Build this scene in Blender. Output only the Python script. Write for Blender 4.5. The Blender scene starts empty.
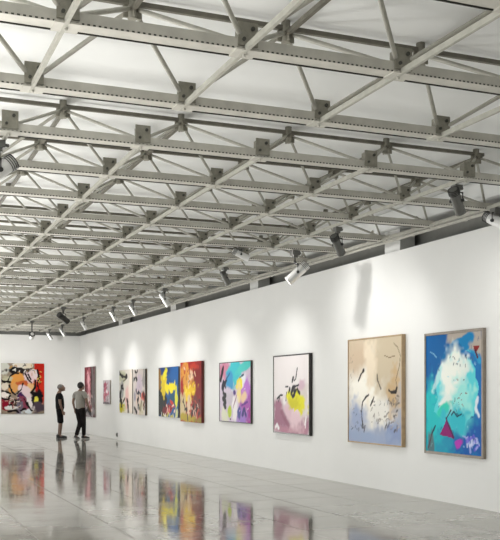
import bpy, bmesh, math, random
import numpy as np
from mathutils import Vector, Matrix
random.seed(7)
SC = bpy.context.scene
COL = SC.collection
PI = math.pi

# ------------------------------------------------------------------ calibration (metres; x = towards the long wall, y = into the room)
F_PX, PHI, HOR = 931.16, 0.387, 392.3
CAM_Z = 1.46
W = 7.07            # face of the long white wall
BACK = 33.76        # face of the end wall
WALL_H = 3.51
ZB, ZT = 3.672, 4.095   # bottom / top grid of the roof frame
ZC = 4.150           # ceiling
ROW0, ROWS = 5.535 - 1.2254, 1.2254
COL0, COLS = 1.0746, 1.14
rowy = lambda k: ROW0 + k * ROWS
colx = lambda i: COL0 + i * COLS

# ------------------------------------------------------------------ helpers
def tag(o, label=None, cat=None, group=None, kind=None):
    if label: o['label'] = label
    if cat: o['category'] = cat
    if group: o['group'] = group
    if kind: o['kind'] = kind
    return o

def empty(name, loc=(0, 0, 0), rot=(0, 0, 0)):
    o = bpy.data.objects.new(name, None); COL.objects.link(o)
    o.location = loc; o.rotation_euler = rot; o.empty_display_size = .1
    return o

def link(name, bm, mat, parent=None, smooth=False, autosmooth=None):
    me = bpy.data.meshes.new(name)
    bm.normal_update()
    bm.to_mesh(me); bm.free()
    for m in (mat if isinstance(mat, (list, tuple)) else [mat]): me.materials.append(m)
    if smooth:
        me.polygons.foreach_set('use_smooth', [True] * len(me.polygons))
    o = bpy.data.objects.new(name, me); COL.objects.link(o)
    if parent: o.parent = parent
    return o

def box(bm, c, s, rot=None, mi=0):
    m = Matrix.Translation(c)
    if rot is not None: m = m @ rot.to_4x4()
    m = m @ Matrix.Diagonal((s[0], s[1], s[2], 1))
    r = bmesh.ops.create_cube(bm, size=1, matrix=m)
    for f in {f for v in r['verts'] for f in v.link_faces}: f.material_index = mi
    return r['verts']

def bevbox(bm, c, s, b=.01, rot=None, seg=2):
    vs = box(bm, c, s, rot)
    es = list({e for v in vs for e in v.link_edges})
    bmesh.ops.bevel(bm, geom=es, offset=b, segments=seg, affect='EDGES', profile=.6)

def frame_of(d):
    d = Vector(d).normalized()
    u = d.cross(Vector((0, 0, 1)))
    if u.length < 1e-4: u = Vector((1, 0, 0))
    u.normalize(); w = u.cross(d)
    return d, u, w

def tube(bm, pts, r, n=10, cap=True, mi=0):
    pts = [Vector(p) for p in pts]
    rs = r if isinstance(r, (list, tuple)) else [r] * len(pts)
    rings = []
    for i, p in enumerate(pts):
        d = (pts[min(i + 1, len(pts) - 1)] - pts[max(i - 1, 0)])
        d, u, w = frame_of(d)
        rings.append([bm.verts.new(p + (u * math.cos(a) + w * math.sin(a)) * rs[i]) for a in [2 * PI * k / n for k in range(n)]])
    for a, b in zip(rings, rings[1:]):
        for k in range(n):
            f = bm.faces.new((a[k], a[(k + 1) % n], b[(k + 1) % n], b[k])); f.smooth = True; f.material_index = mi
    if cap:
        f = bm.faces.new(rings[0][::-1]); f.material_index = mi
        f = bm.faces.new(rings[-1]); f.material_index = mi

def lathe(bm, origin, axis, prof, n=20, mi=0):
    """prof: list of (distance along axis, radius)"""
    d, u, w = frame_of(axis); o = Vector(origin); rings = []
    for s, r in prof:
        rings.append([bm.verts.new(o + d * s + (u * math.cos(a) + w * math.sin(a)) * max(r, 1e-4)) for a in [2 * PI * k / n for k in range(n)]])
    for a, b in zip(rings, rings[1:]):
        for k in range(n):
            f = bm.faces.new((a[k], a[(k + 1) % n], b[(k + 1) % n], b[k])); f.material_index = mi
    bm.faces.new(rings[0][::-1]).material_index = mi
    bm.faces.new(rings[-1]).material_index = mi

def srgb(c):
    c = np.asarray(c, float) / 255.0
    return np.where(c <= .04045, c / 12.92, ((c + .055) / 1.055) ** 2.4)

# ------------------------------------------------------------------ materials
def mat(name, col, rough=.5, metal=0., spec=.5, noise=0., nscale=8., bump=0., bscale=60.):
    m = bpy.data.materials.new(name); m.use_nodes = True
    nt = m.node_tree; b = nt.nodes['Principled BSDF']
    b.inputs['Roughness'].default_value = rough
    b.inputs['Metallic'].default_value = metal
    b.inputs['Specular IOR Level'].default_value = spec
    c = (col[0], col[1], col[2], 1)
    b.inputs['Base Color'].default_value = c
    tc = nt.nodes.new('ShaderNodeTexCoord')
    if noise:
        n = nt.nodes.new('ShaderNodeTexNoise'); n.inputs['Scale'].default_value = nscale; n.inputs['Detail'].default_value = 6
        nt.links.new(tc.outputs['Object'], n.inputs['Vector'])
        r = nt.nodes.new('ShaderNodeMapRange'); r.inputs[1].default_value = .3; r.inputs[2].default_value = .7
        r.inputs[3].default_value = 1 - noise; r.inputs[4].default_value = 1 + noise
        nt.links.new(n.outputs['Fac'], r.inputs[0])
        mx = nt.nodes.new('ShaderNodeVectorMath'); mx.operation = 'SCALE'; mx.inputs[0].default_value = col[:3]
        nt.links.new(r.outputs[0], mx.inputs['Scale']); nt.links.new(mx.outputs[0], b.inputs['Base Color'])
    if bump:
        n2 = nt.nodes.new('ShaderNodeTexNoise'); n2.inputs['Scale'].default_value = bscale
        nt.links.new(tc.outputs['Object'], n2.inputs['Vector'])
        bp = nt.nodes.new('ShaderNodeBump'); bp.inputs['Strength'].default_value = bump; bp.inputs['Distance'].default_value = .01
        nt.links.new(n2.outputs['Fac'], bp.inputs['Height']); nt.links.new(bp.outputs[0], b.inputs['Normal'])
    return m

M_WALL = mat('white_plaster', (.84, .84, .825), .75, spec=.2, noise=.015, nscale=1.5, bump=.05)
M_CEIL = mat('white_roof_deck', (.86, .87, .86), .85, spec=.1, noise=.02, nscale=1.2)
M_STEEL = mat('cream_grey_steel_paint', (.55, .535, .48), .55, spec=.4, noise=.10, nscale=9)
M_STRUT = mat('grey_tube_paint', (.42, .41, .36), .5, spec=.4, noise=.10, nscale=14)
M_TOP = mat('top_chord_shade_paint', (.17, .16, .13), .55, spec=.3, noise=.15, nscale=14)  # frame paint darkened, the shade on the top chords put into their colour
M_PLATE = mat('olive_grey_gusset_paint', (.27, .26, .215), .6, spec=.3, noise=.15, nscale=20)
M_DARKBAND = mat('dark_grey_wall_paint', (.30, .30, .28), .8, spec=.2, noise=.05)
M_CONC = mat('pale_column_paint', (.72, .72, .70), .8, spec=.2, noise=.03)
M_BOLT_SHADE = mat('dark_bolt_and_shade_strip', (.07, .07, .06), .5, metal=.4)
M_ALU = mat('brushed_aluminium', (.75, .75, .74), .32, metal=.85, noise=.05, nscale=30)
M_LAMPWHITE = mat('white_lamp_enamel', (.85, .85, .84), .35)
M_BLACK = mat('black_enamel', (.025, .025, .024), .4)
M_LAMPGREY = mat('dark_grey_lamp_casting', (.16, .16, .15), .45, metal=.3)

def emission(name, col, s):
    m = bpy.data.materials.new(name); m.use_nodes = True
    b = m.node_tree.nodes['Principled BSDF']
    b.inputs['Base Color'].default_value = (*col, 1)
    b.inputs['Emission Color'].default_value = (*col, 1); b.inputs['Emission Strength'].default_value = s
    return m
M_LENS = emission('lit_lamp_glass', (1, .97, .9), 6)

def perforated(name, col):
    """painted channel with a row of small punched slots low on its upright face"""
    m = mat(name, col, .55, spec=.4, noise=.10, nscale=9)
    nt = m.node_tree; b = nt.nodes['Principled BSDF']
    tc = nt.nodes.new('ShaderNodeTexCoord'); sp = nt.nodes.new('ShaderNodeSeparateXYZ')
    nt.links.new(tc.outputs['Object'], sp.inputs[0])
    def mth(op, a, v=None):
        n = nt.nodes.new('ShaderNodeMath'); n.operation = op
        if isinstance(a, (int, float)): n.inputs[0].default_value = a
        else: nt.links.new(a, n.inputs[0])
        if v is not None:
            if isinstance(v, (int, float)): n.inputs[1].default_value = v
            else: nt.links.new(v, n.inputs[1])
        return n.outputs[0]
    fr = mth('FRACT', mth('MULTIPLY', sp.outputs['X'], 1 / .034))
    slot = mth('LESS_THAN', fr, .5)
    za = mth('GREATER_THAN', sp.outputs['Z'], ZB - .0385); zb_ = mth('LESS_THAN', sp.outputs['Z'], ZB - .028)
    msk = mth('MULTIPLY', slot, mth('MULTIPLY', za, zb_))
    mx = nt.nodes.new('ShaderNodeMix'); mx.data_type = 'RGBA'
    src = b.inputs['Base Color'].links[0].from_socket
    nt.links.new(msk, mx.inputs['Factor']); nt.links.new(src, mx.inputs[6]); mx.inputs[7].default_value = (.05, .048, .04, 1)
    nt.links.new(mx.outputs[2], b.inputs['Base Color'])
    return m
M_CHORD = perforated('perforated_chord_paint', (.55, .535, .48))

def floor_material():
    m = bpy.data.materials.new('polished_stone_tile'); m.use_nodes = True
    nt = m.node_tree; b = nt.nodes['Principled BSDF']
    tc = nt.nodes.new('ShaderNodeTexCoord')
    br = nt.nodes.new('ShaderNodeTexBrick')
    br.offset = 0; br.squash = 1
    br.inputs['Scale'].default_value = 1
    br.inputs['Brick Width'].default_value = .9; br.inputs['Row Height'].default_value = .9
    br.inputs['Mortar Size'].default_value = .006; br.inputs['Mortar Smooth'].default_value = .3
    br.inputs['Color1'].default_value = (0, 0, 0, 1); br.inputs['Color2'].default_value = (1, 1, 1, 1)
    br.inputs['Mortar'].default_value = (.5, .5, .5, 1); br.inputs['Bias'].default_value = 0
    mp = nt.nodes.new('ShaderNodeMapping'); mp.inputs['Location'].default_value = (.26, .1, 0)
    nt.links.new(tc.outputs['Object'], mp.inputs[0]); nt.links.new(mp.outputs[0], br.inputs['Vector'])
    n1 = nt.nodes.new('ShaderNodeTexNoise'); n1.inputs['Scale'].default_value = .9; n1.inputs['Detail'].default_value = 8; n1.inputs['Roughness'].default_value = .65
    nt.links.new(tc.outputs['Object'], n1.inputs['Vector'])
    ramp = nt.nodes.new('ShaderNodeValToRGB')
    ramp.color_ramp.elements[0].position = .32; ramp.color_ramp.elements[0].color = (.27, .255, .225, 1)
    ramp.color_ramp.elements[1].position = .70; ramp.color_ramp.elements[1].color = (.42, .405, .37, 1)
    nt.links.new(n1.outputs['Fac'], ramp.inputs[0])
    # tile to tile variation
    sc = nt.nodes.new('ShaderNodeMapRange'); sc.inputs[3].default_value = .88; sc.inputs[4].default_value = 1.12
    nt.links.new(br.outputs['Color'], sc.inputs[0])
    vm = nt.nodes.new('ShaderNodeVectorMath'); vm.operation = 'SCALE'
    nt.links.new(ramp.outputs[0], vm.inputs[0]); nt.links.new(sc.outputs[0], vm.inputs['Scale'])
    mx = nt.nodes.new('ShaderNodeMix'); mx.data_type = 'RGBA'
    nt.links.new(br.outputs['Fac'], mx.inputs['Factor']); nt.links.new(vm.outputs[0], mx.inputs[6]); mx.inputs[7].default_value = (.09, .085, .07, 1)
    nt.links.new(mx.outputs[2], b.inputs['Base Color'])
    n2 = nt.nodes.new('ShaderNodeTexNoise'); n2.inputs['Scale'].default_value = 1.6; n2.inputs['Detail'].default_value = 5
    nt.links.new(tc.outputs['Object'], n2.inputs['Vector'])
    rr = nt.nodes.new('ShaderNodeMapRange'); rr.inputs[1].default_value = .35; rr.inputs[2].default_value = .7
    rr.inputs[3].default_value = .045; rr.inputs[4].default_value = .12
    nt.links.new(n2.outputs['Fac'], rr.inputs[0])
    jr = nt.nodes.new('ShaderNodeMix'); jr.data_type = 'FLOAT'
    nt.links.new(br.outputs['Fac'], jr.inputs[0]); nt.links.new(rr.outputs[0], jr.inputs[2]); jr.inputs[3].default_value = .6
    nt.links.new(jr.outputs[0], b.inputs['Roughness'])
    b.inputs['IOR'].default_value = 2.0; b.inputs['Specular Tint'].default_value = (1, .95, .86, 1)
    n3 = nt.nodes.new('ShaderNodeTexNoise'); n3.inputs['Scale'].default_value = 2.2; n3.inputs['Detail'].default_value = 1
    nt.links.new(tc.outputs['Object'], n3.inputs['Vector'])
    bp = nt.nodes.new('ShaderNodeBump'); bp.inputs['Strength'].default_value = .035; bp.inputs['Distance'].default_value = .02
    nt.links.new(n3.outputs['Fac'], bp.inputs['Height'])
    bp2 = nt.nodes.new('ShaderNodeBump'); bp2.invert = True; bp2.inputs['Strength'].default_value = .25; bp2.inputs['Distance'].default_value = .004
    nt.links.new(br.outputs['Fac'], bp2.inputs['Height']); nt.links.new(bp.outputs[0], bp2.inputs['Normal'])
    nt.links.new(bp2.outputs[0], b.inputs['Normal'])
    return m
M_FLOOR = floor_material()

# ------------------------------------------------------------------ the setting
X0, Y0 = -9.0, -5.0          # the open daylit side lies at X0
XR, YR = 7.75, 35.2
def struct(name, boxes, m):
    bm = bmesh.new()
    for a, b_ in boxes:
        a, b_ = Vector(a), Vector(b_)
        box(bm, (a + b_) / 2, b_ - a)
    o = link(name, bm, m); o['kind'] = 'structure'
    return o
struct('floor', [((X0, Y0, -.1), (XR, YR, 0))], M_FLOOR)
struct('ceiling', [((X0, Y0, ZC), (XR, YR, ZC + .1))], M_CEIL)
struct('wall_right', [((W, Y0, 0), (W + .14, BACK, WALL_H))], M_WALL)
struct('wall_back', [((X0, BACK, 0), (W + .14, BACK + .14, WALL_H))], M_WALL)
struct('wall_front', [((X0, Y0 - .15, 0), (XR, Y0, ZC))], M_WALL)
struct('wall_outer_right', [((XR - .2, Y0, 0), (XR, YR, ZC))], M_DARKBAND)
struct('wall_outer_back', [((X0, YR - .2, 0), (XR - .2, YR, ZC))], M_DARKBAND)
for n, y in enumerate((6.73, 12.08, 17.5, 22.95, 28.4)):
    struct('trim_%d' % (n + 1), [((W + .15, y - .22, 0), (W + .40, y + .22, ZC))], M_CONC)    # columns standing behind the long wall
bm = bmesh.new()
bevbox(bm, (W + .30, (Y0 + YR) / 2, (ZB + .20 + ZC) / 2), (.5, YR - Y0 - .5, ZC - ZB - .20 - .002), .05)
o = link('ceiling_edge', bm, M_CEIL); o['kind'] = 'structure'
# ------------------------------------------------------------------ the steel space frames under the roof
def cam_dist(p): return (p[0] ** 2 + p[1] ** 2) ** .5
def in_view(p):
    Z = math.cos(PHI) * p[1] + math.sin(PHI) * p[0]
    if Z < .5: return False
    x = 250 + F_PX * (-math.sin(PHI) * p[1] + math.cos(PHI) * p[0]) / Z
    y = HOR - F_PX * (p[2] - CAM_Z) / Z
    return -25 < x < 525 and -25 < y < 545

def limited(root, name, items, builder, m, limit=100):
    """the nearest in view become parts of their own, the rest one part"""
    items = sorted(items, key=lambda it: (not in_view(it[0]), cam_dist(it[0])))
    for it in items[:limit]:
        bm = bmesh.new(); builder(bm, it); link(name, bm, m, root)
    if items[limit:]:
        bm = bmesh.new()
        for it in items[limit:]: builder(bm, it)
        o = link(name, bm, m, root); o['kind'] = 'stuff'

def strut_builder(bm, it):
    a, b_ = it[1], it[2]
    a, b_ = Vector(a), Vector(b_); d = (b_ - a).normalized()
    tube(bm, [a + d * .03, a + d * .12, b_ - d * .12, b_ - d * .03], [.011, it[3], it[3], .011], 8)

def plate_builder(bm, it):
    (x, y, z) = it[0]
    box(bm, (x, y - .066, z + .055), (.135, .012, .15), mi=0)
    box(bm, (x - .045, y - .02, z + .06), (.010, .10, .12), mi=0)
    tube(bm, [(x + .03, y - .085, z + .09), (x + .03, y - .07, z + .09)], .014, 8, mi=1)
    tube(bm, [(x - .03, y - .085, z + .02), (x - .03, y - .07, z + .02)], .012, 8, mi=1)
    tube(bm, [(x, y, z - .066), (x, y, z - .03)], .011, 8, mi=2)          # bolt head under the chord
    box(bm, (x, y, z - .042), (.16, .15, .012), mi=2)                   # splice plate

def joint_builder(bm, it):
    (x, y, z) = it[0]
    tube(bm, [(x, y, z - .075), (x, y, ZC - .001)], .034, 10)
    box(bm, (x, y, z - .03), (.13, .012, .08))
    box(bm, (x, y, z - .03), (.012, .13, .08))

def space_frame(rows, trows, cols, label):
    root = empty('space_frame', (0, 0, 0)); tag(root, label, 'roof frame', 'steel frames under the roof')
    x0, x1 = colx(cols[0]) - .12, colx(cols[-1]) + .08
    for k in rows:
        y = rowy(k); bm = bmesh.new()
        # channel: upright front leg, soffit, lower rear leg
        box(bm, ((x0 + x1) / 2, y - .056, ZB - .004), (x1 - x0, .008, .072))
        box(bm, ((x0 + x1) / 2, y - .002, ZB - .0365), (x1 - x0, .100, .007))
        box(bm, ((x0 + x1) / 2, y + .052, ZB - .012), (x1 - x0, .008, .056))
        box(bm, ((x0 + x1) / 2, y + .068, ZB - .020), (x1 - x0, .006, .052), mi=1)    # added dark strip, colours in the shaded line behind the rear leg
        link('bottom_chord', bm, [M_CHORD, M_BOLT_SHADE], root)
    for i in cols:
        x = colx(i); bm = bmesh.new(); ya, yb = rowy(rows[0]) - .06, rowy(rows[-1]) + .06
        box(bm, (x - .018, (ya + yb) / 2, ZB - .030), (.005, yb - ya, .036))
        box(bm, (x - .009, (ya + yb) / 2, ZB - .049), (.024, yb - ya, .005))
        link('cross_chord', bm, M_STRUT, root)
    tcols = [i + .5 for i in cols[:-1]]
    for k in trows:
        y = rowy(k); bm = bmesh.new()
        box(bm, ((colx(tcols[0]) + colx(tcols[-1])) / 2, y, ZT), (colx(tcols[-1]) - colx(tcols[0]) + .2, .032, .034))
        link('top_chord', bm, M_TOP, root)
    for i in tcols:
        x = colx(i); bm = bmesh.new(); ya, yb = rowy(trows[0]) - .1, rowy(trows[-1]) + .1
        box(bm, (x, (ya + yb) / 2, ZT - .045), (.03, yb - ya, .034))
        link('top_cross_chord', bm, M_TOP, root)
    st, pl, jt = [], [], []
    for k in trows:
        for i in tcols:
            a = (colx(i), rowy(k), ZT - .03); jt.append((a,))
            for dk in (-.5, .5):
                for di in (-.5, .5):
                    b_ = (colx(i + di), rowy(k + dk), ZB + .02)
                    st.append((tuple((Vector(a) + Vector(b_)) / 2), a, b_, .0175 if rows[0] == 0 else .0145))
    for k in rows:
        for i in cols[:-1]: pl.append(((colx(i), rowy(k), ZB),))
    limited(root, 'strut', st, strut_builder, M_STRUT)
    limited(root, 'gusset_plate', pl, plate_builder, [M_PLATE, M_BOLT_SHADE, M_STEEL])
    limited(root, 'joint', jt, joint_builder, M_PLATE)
    return root
space_frame([0, 1, 2], [.5, 1.5], list(range(-1, 6)), 'short grey steel space frame nearest the viewer, before the gap in the roof grid')
space_frame(list(range(3, 25)), [r + .5 for r in range(3, 24)], list(range(-2, 6)), 'grey steel space frame running on above the gallery as far as the end wall')

# lighting rail hung just under the edge of the frame, beside the wall
rail = tag(empty('lighting_rail', (W - .155, rowy(0), ZB + .045)), 'long pale lighting rail on short stubs along the top of the long wall', 'rail')
bm = bmesh.new(); L = rowy(24) - rowy(0)
box(bm, (0, L / 2, -.085), (.035, L, .03)); box(bm, (.02, L / 2, -.02), (.05, L, .045))
link('rail_bar', bm, M_STEEL, rail)
for k in range(24):
    bm = bmesh.new(); y = (k + .5) * ROWS
    tube(bm, [(.01, y, -.10), (.02, y, .05), (.10, y + .03, .17)], [.034, .027, .022], 8)
    link('hanger', bm, M_STEEL, rail)

# ------------------------------------------------------------------ spotlights
def spotlight(at, drop, aim, label, body=None, size=1., power=60, angle=104, blend=1., col=(1, .985, .955), group='spotlights hung from the roof frame', arm=(0, 0)):
    at = Vector(at); aim = Vector(aim)
    root = empty('spotlight', at); tag(root, label, 'spotlight', group)
    body = body or M_ALU; s = size
    piv = Vector((arm[0], arm[1], -drop))
    d = (aim - (at + piv)).normalized()
    bm = bmesh.new()
    box(bm, (0, 0, .0), (.085 * s, .085 * s, .05 * s)); box(bm, (0, 0, -.035 * s), (.05 * s, .05 * s, .03 * s))
    tube(bm, [(.045 * s, 0, 0), (.07 * s, 0, 0)], .012 * s, 8)
    link('clamp', bm, M_LAMPGREY, root)
    bm = bmesh.new()
    top = piv + Vector((0, 0, .085 * s))
    tube(bm, [(0, 0, -.02), (arm[0] * .55, arm[1] * .55, -.025), (arm[0] * .93, arm[1] * .93, -.04), (arm[0], arm[1], -.05 - max(.01, (drop - .14)) * .5), tuple(top)] if arm[0] else [(0, 0, -.03), (0, 0, -.03 - max(.01, (drop - .12)) * .6), tuple(top)], .014 * s, 8)
    link('stem', bm, M_BLACK, root)
    _, u, w = frame_of(d); R = .052 * s
    bm = bmesh.new()
    for sg in (-1, 1):
        tube(bm, [top, top + u * sg * R * 1.18 + Vector((0, 0, -.012)), piv + u * sg * R * 1.18], .008 * s, 6)
        tube(bm, [piv + u * sg * R * .95, piv + u * sg * R * 1.4], .016 * s, 10)
    link('yoke', bm, M_BLACK, root)
    bm = bmesh.new()
    lathe(bm, piv - d * .14 * s, d, [(0, .035 * s), (.012 * s, .05 * s), (.07 * s, .052 * s), (.075 * s, R), (.262 * s, R), (.266 * s, R * 1.07), (.285 * s, R * 1.07), (.285 * s, R * .88), (.255 * s, R * .86)], 20)
    h = link('housing', bm, body, root)
    bm = bmesh.new()
    for j in range(4): lathe(bm, piv - d * (.135 - .016 * j) * s, d, [(0, .05 * s), (.001, .058 * s), (.005, .058 * s), (.006, .05 * s)], 16)
    link('cooling_fins', bm, M_BLACK, h)
    bm = bmesh.new(); lathe(bm, piv + d * .112 * s, d, [(0, R * .84), (.006, R * .84)], 20); link('lens', bm, M_LENS, h)
    if power:
        ld = bpy.data.lights.new('spot_beam', 'SPOT'); ld.energy = power; ld.color = col
        ld.spot_size = math.radians(angle); ld.spot_blend = blend; ld.shadow_soft_size = .05
        lo = bpy.data.objects.new('spot_beam', ld); COL.objects.link(lo); lo.parent = root
        lo.location = piv + d * .16 * s
        lo.rotation_euler = d.to_track_quat('-Z', 'Y').to_euler()
    return root

X4, X3 = colx(4), colx(3)
PW = 66
zc = ZB - .090
spotlight((X4, 8.14, zc), .135, (W, 9.1, 1.75), 'dark slotted spotlight hung high at the right edge, nearest along the long wall', M_LAMPGREY, 1.05, PW * .8)
spotlight((X4, 10.8, zc), .20, (W, 11.8, 1.7), 'silver and black spotlight second from the right along the long wall', M_LAMPGREY, 1.05, PW * .5)
spotlight((5.99, 12.88, zc), .31, (5.39, 13.05, 2.68), 'bright silver can spotlight hanging lowest, on a black arm over the dark band', M_ALU, 1.4, 0, arm=(0, -.10))
spotlight((5.10, 12.88, zc), .075, (W, 12.45, 2.55), 'pale spotlight tucked close under the roof bars, just left of the bright silver one', M_LAMPWHITE, .95, 75, 96, 1.)
spotlight((X4, 18.5, zc), .20, (W, 18.2, 1.05), 'silver spotlight among the roof bars above the turquoise and purple painting', M_ALU, 1.1, PW)
spotlight((X4, 21.0, zc), .20, (W, 21.0, 1.05), 'small spotlight among the roof bars above the red and yellow painting', M_ALU, 1., PW)
spotlight((X4, 22.9, zc), .20, (W, 23.0, 1.05), 'small spotlight among the roof bars above the blue and yellow painting', M_ALU, 1., PW)
spotlight((X4, 26.4, zc), .20, (W, 26.4, 1.05), 'small spotlight among the roof bars above the pair of black-stroked pale canvases', M_LAMPWHITE, 1., PW * 1.1)
spotlight((X4, 29.6, zc), .20, (W, 29.6, 1.05), 'small spotlight among the far roof bars above the little pink picture', M_ALU, 1., PW)
spotlight((X4, 31.9, zc), .20, (W, 32.1, 1.05), 'farthest spotlight along the long wall, above the tall crimson painting', M_ALU, 1., PW)
spotlight((X3, 23.5, zc), .25, (W - .2, 25.4, 1.9), 'black spotlight in the tangle of far roof bars above the two standing men', M_BLACK, 1.3, 0)
spotlight((X3, 28.4, zc), .42, (5.0, BACK, 1.7), 'white spotlight hanging below the far edge of the roof grid before the end wall', M_LAMPWHITE, 1.25, PW * 6.5, 70)
spotlight((colx(0) - .06, 8.2, zc), .23, (colx(0) - .8, 8.1, 2.75), 'large white spotlight with black yoke cut off by the left edge of the photo', M_LAMPWHITE, 1.25, 0)
spotlight((X4, 14.95, zc), .16, (W, 15.4, 1.05), 'small dark spotlight among the roof bars above the pink and yellow painting', M_LAMPGREY, .9, PW)
spotlight((colx(5), 9.0, zc), .12, (W - .05, 8.2, 3.0), 'pale spotlight close to the wall top, cut off by the right edge of the photo', M_LAMPWHITE, 1.2, 0)

# ------------------------------------------------------------------ paintings
def vnoise(h, w, fx, fy, rng):
    g = rng.random((fy + 2, fx + 2))
    y = np.linspace(0, fy, h); x = np.linspace(0, fx, w)
    yi = y.astype(int); xi = x.astype(int); yf = y - yi; xf = x - xi
    yf = yf * yf * (3 - 2 * yf); xf = xf * xf * (3 - 2 * xf)
    a = g[yi][:, xi]; b_ = g[yi][:, xi + 1]; c = g[yi + 1][:, xi]; d = g[yi + 1][:, xi + 1]
    xf = xf[None]; yf = yf[:, None]
    return (a * (1 - xf) + b_ * xf) * (1 - yf) + (c * (1 - xf) + d * xf) * yf - .5

class Art:
    """paint on a canvas: u runs left to right, v bottom to top"""
    def __init__(s, w, h, bg, seed=1, res=110):
        s.asp = h / w; s.nx = res; s.ny = int(res * min(s.asp, 2.0)); s.rng = np.random.default_rng(seed)
        s.u, s.v = np.meshgrid(np.linspace(0, 1, s.nx), np.linspace(0, 1, s.ny))
        s.img = np.zeros((s.ny, s.nx, 3)) + srgb(bg)
        s.n1 = vnoise(s.ny, s.nx, 9, int(9 * s.asp), s.rng); s.n2 = vnoise(s.ny, s.nx, 26, int(26 * s.asp), s.rng)
        s.n3 = vnoise(s.ny, s.nx, 7, int(7 * s.asp), s.rng)
    def mix(s, a, col):
        a = np.clip(a, 0, 1)[..., None]; s.img = s.img * (1 - a) + srgb(col) * a
    def grad(s, c0, c1, v0=0, v1=1, a=1):
        t = np.clip((s.v - v0) / (v1 - v0), 0, 1)[..., None]
        s.img = s.img * (1 - a) + (srgb(c0) * (1 - t) + srgb(c1) * t) * a
    def blob(s, cx, cy, rx, ry, col, ang=0, soft=.15, rough=.25, a=1):
        x = (s.u - cx); y = (s.v - cy) * s.asp; ca, sa = math.cos(math.radians(ang)), math.sin(math.radians(ang))
        X = (x * ca + y * sa) / rx; Y = (-x * sa + y * ca) / (ry * s.asp)
        d = np.sqrt(X * X + Y * Y) + (s.n1 + .5 * s.n2) * rough * 2
        s.mix(np.clip((1 - d) / max(soft, .02) + .5, 0, 1) * a, col)
    def stroke(s, pts, wd, col, soft=.3, rough=.3, a=1):
        P = [(p[0], p[1] * s.asp) for p in pts]; best = np.full(s.u.shape, 9.); x = s.u; y = s.v * s.asp
        for (x0, y0), (x1, y1) in zip(P, P[1:]):
            dx, dy = x1 - x0, y1 - y0; t = np.clip(((x - x0) * dx + (y - y0) * dy) / (dx * dx + dy * dy + 1e-9), 0, 1)
            best = np.minimum(best, np.hypot(x - x0 - t * dx, y - y0 - t * dy))
        w_ = wd * (1 + (s.n1 + s.n2) * rough * 2)
        s.mix(np.clip((w_ - best) / (wd * soft) + .5, 0, 1) * a, col)
    def poly(s, pts, col, soft=.02, rough=.02, a=1):
        P = [(p[0], p[1]) for p in pts]; inside = np.zeros(s.u.shape, bool)
        x = s.u + s.n1 * rough; y = s.v + s.n3 * rough; j = len(P) - 1
        for i in range(len(P)):
            xi, yi = P[i]; xj, yj = P[j]
            inside ^= ((yi > y) != (yj > y)) & (x < (xj - xi) * (y - yi) / (yj - yi + 1e-9) + xi); j = i
        s.mix(inside * a * 1., col)
    def flecks(s, n, reg, size, cols, seed=0, a=.9, long=1.):
        r = np.random.default_rng(seed)
        for _ in range(n):
            cx = r.uniform(reg[0], reg[2]); cy = r.uniform(reg[1], reg[3]); an = r.uniform(-90, 90)
            l = size * r.uniform(.5, 1.6) * long; c = cols[r.integers(len(cols))]
            dx, dy = l * math.cos(math.radians(an)), l * math.sin(math.radians(an)) / s.asp
            s.stroke([(cx - dx, cy - dy), (cx, cy + .2 * dx), (cx + dx, cy + dy)], size * r.uniform(.25, .6), c, .5, .5, a)
    def streak(s, amt, fx=40, fy=4):
        n = vnoise(s.ny, s.nx, fx, fy, s.rng); s.img = np.clip(s.img * (1 + n * amt)[..., None], 0, 1)

M_PAINT = bpy.data.materials.new('oil_paint_on_canvas'); M_PAINT.use_nodes = True
_nt = M_PAINT.node_tree; _b = _nt.nodes['Principled BSDF']; _at = _nt.nodes.new('ShaderNodeAttribute'); _at.attribute_name = 'paint'
_nt.links.new(_at.outputs['Color'], _b.inputs['Base Color']); _b.inputs['Roughness'].default_value = .5; _b.inputs['Specular IOR Level'].default_value = .08
_tc = _nt.nodes.new('ShaderNodeTexCoord'); _nz = _nt.nodes.new('ShaderNodeTexNoise'); _nz.inputs['Scale'].default_value = 45
_nt.links.new(_tc.outputs['Object'], _nz.inputs['Vector']); _bp = _nt.nodes.new('ShaderNodeBump'); _bp.inputs['Strength'].default_value = .15; _bp.inputs['Distance'].default_value = .005
_nt.links.new(_nz.outputs['Fac'], _bp.inputs['Height']); _nt.links.new(_bp.outputs[0], _b.inputs['Normal'])

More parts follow.
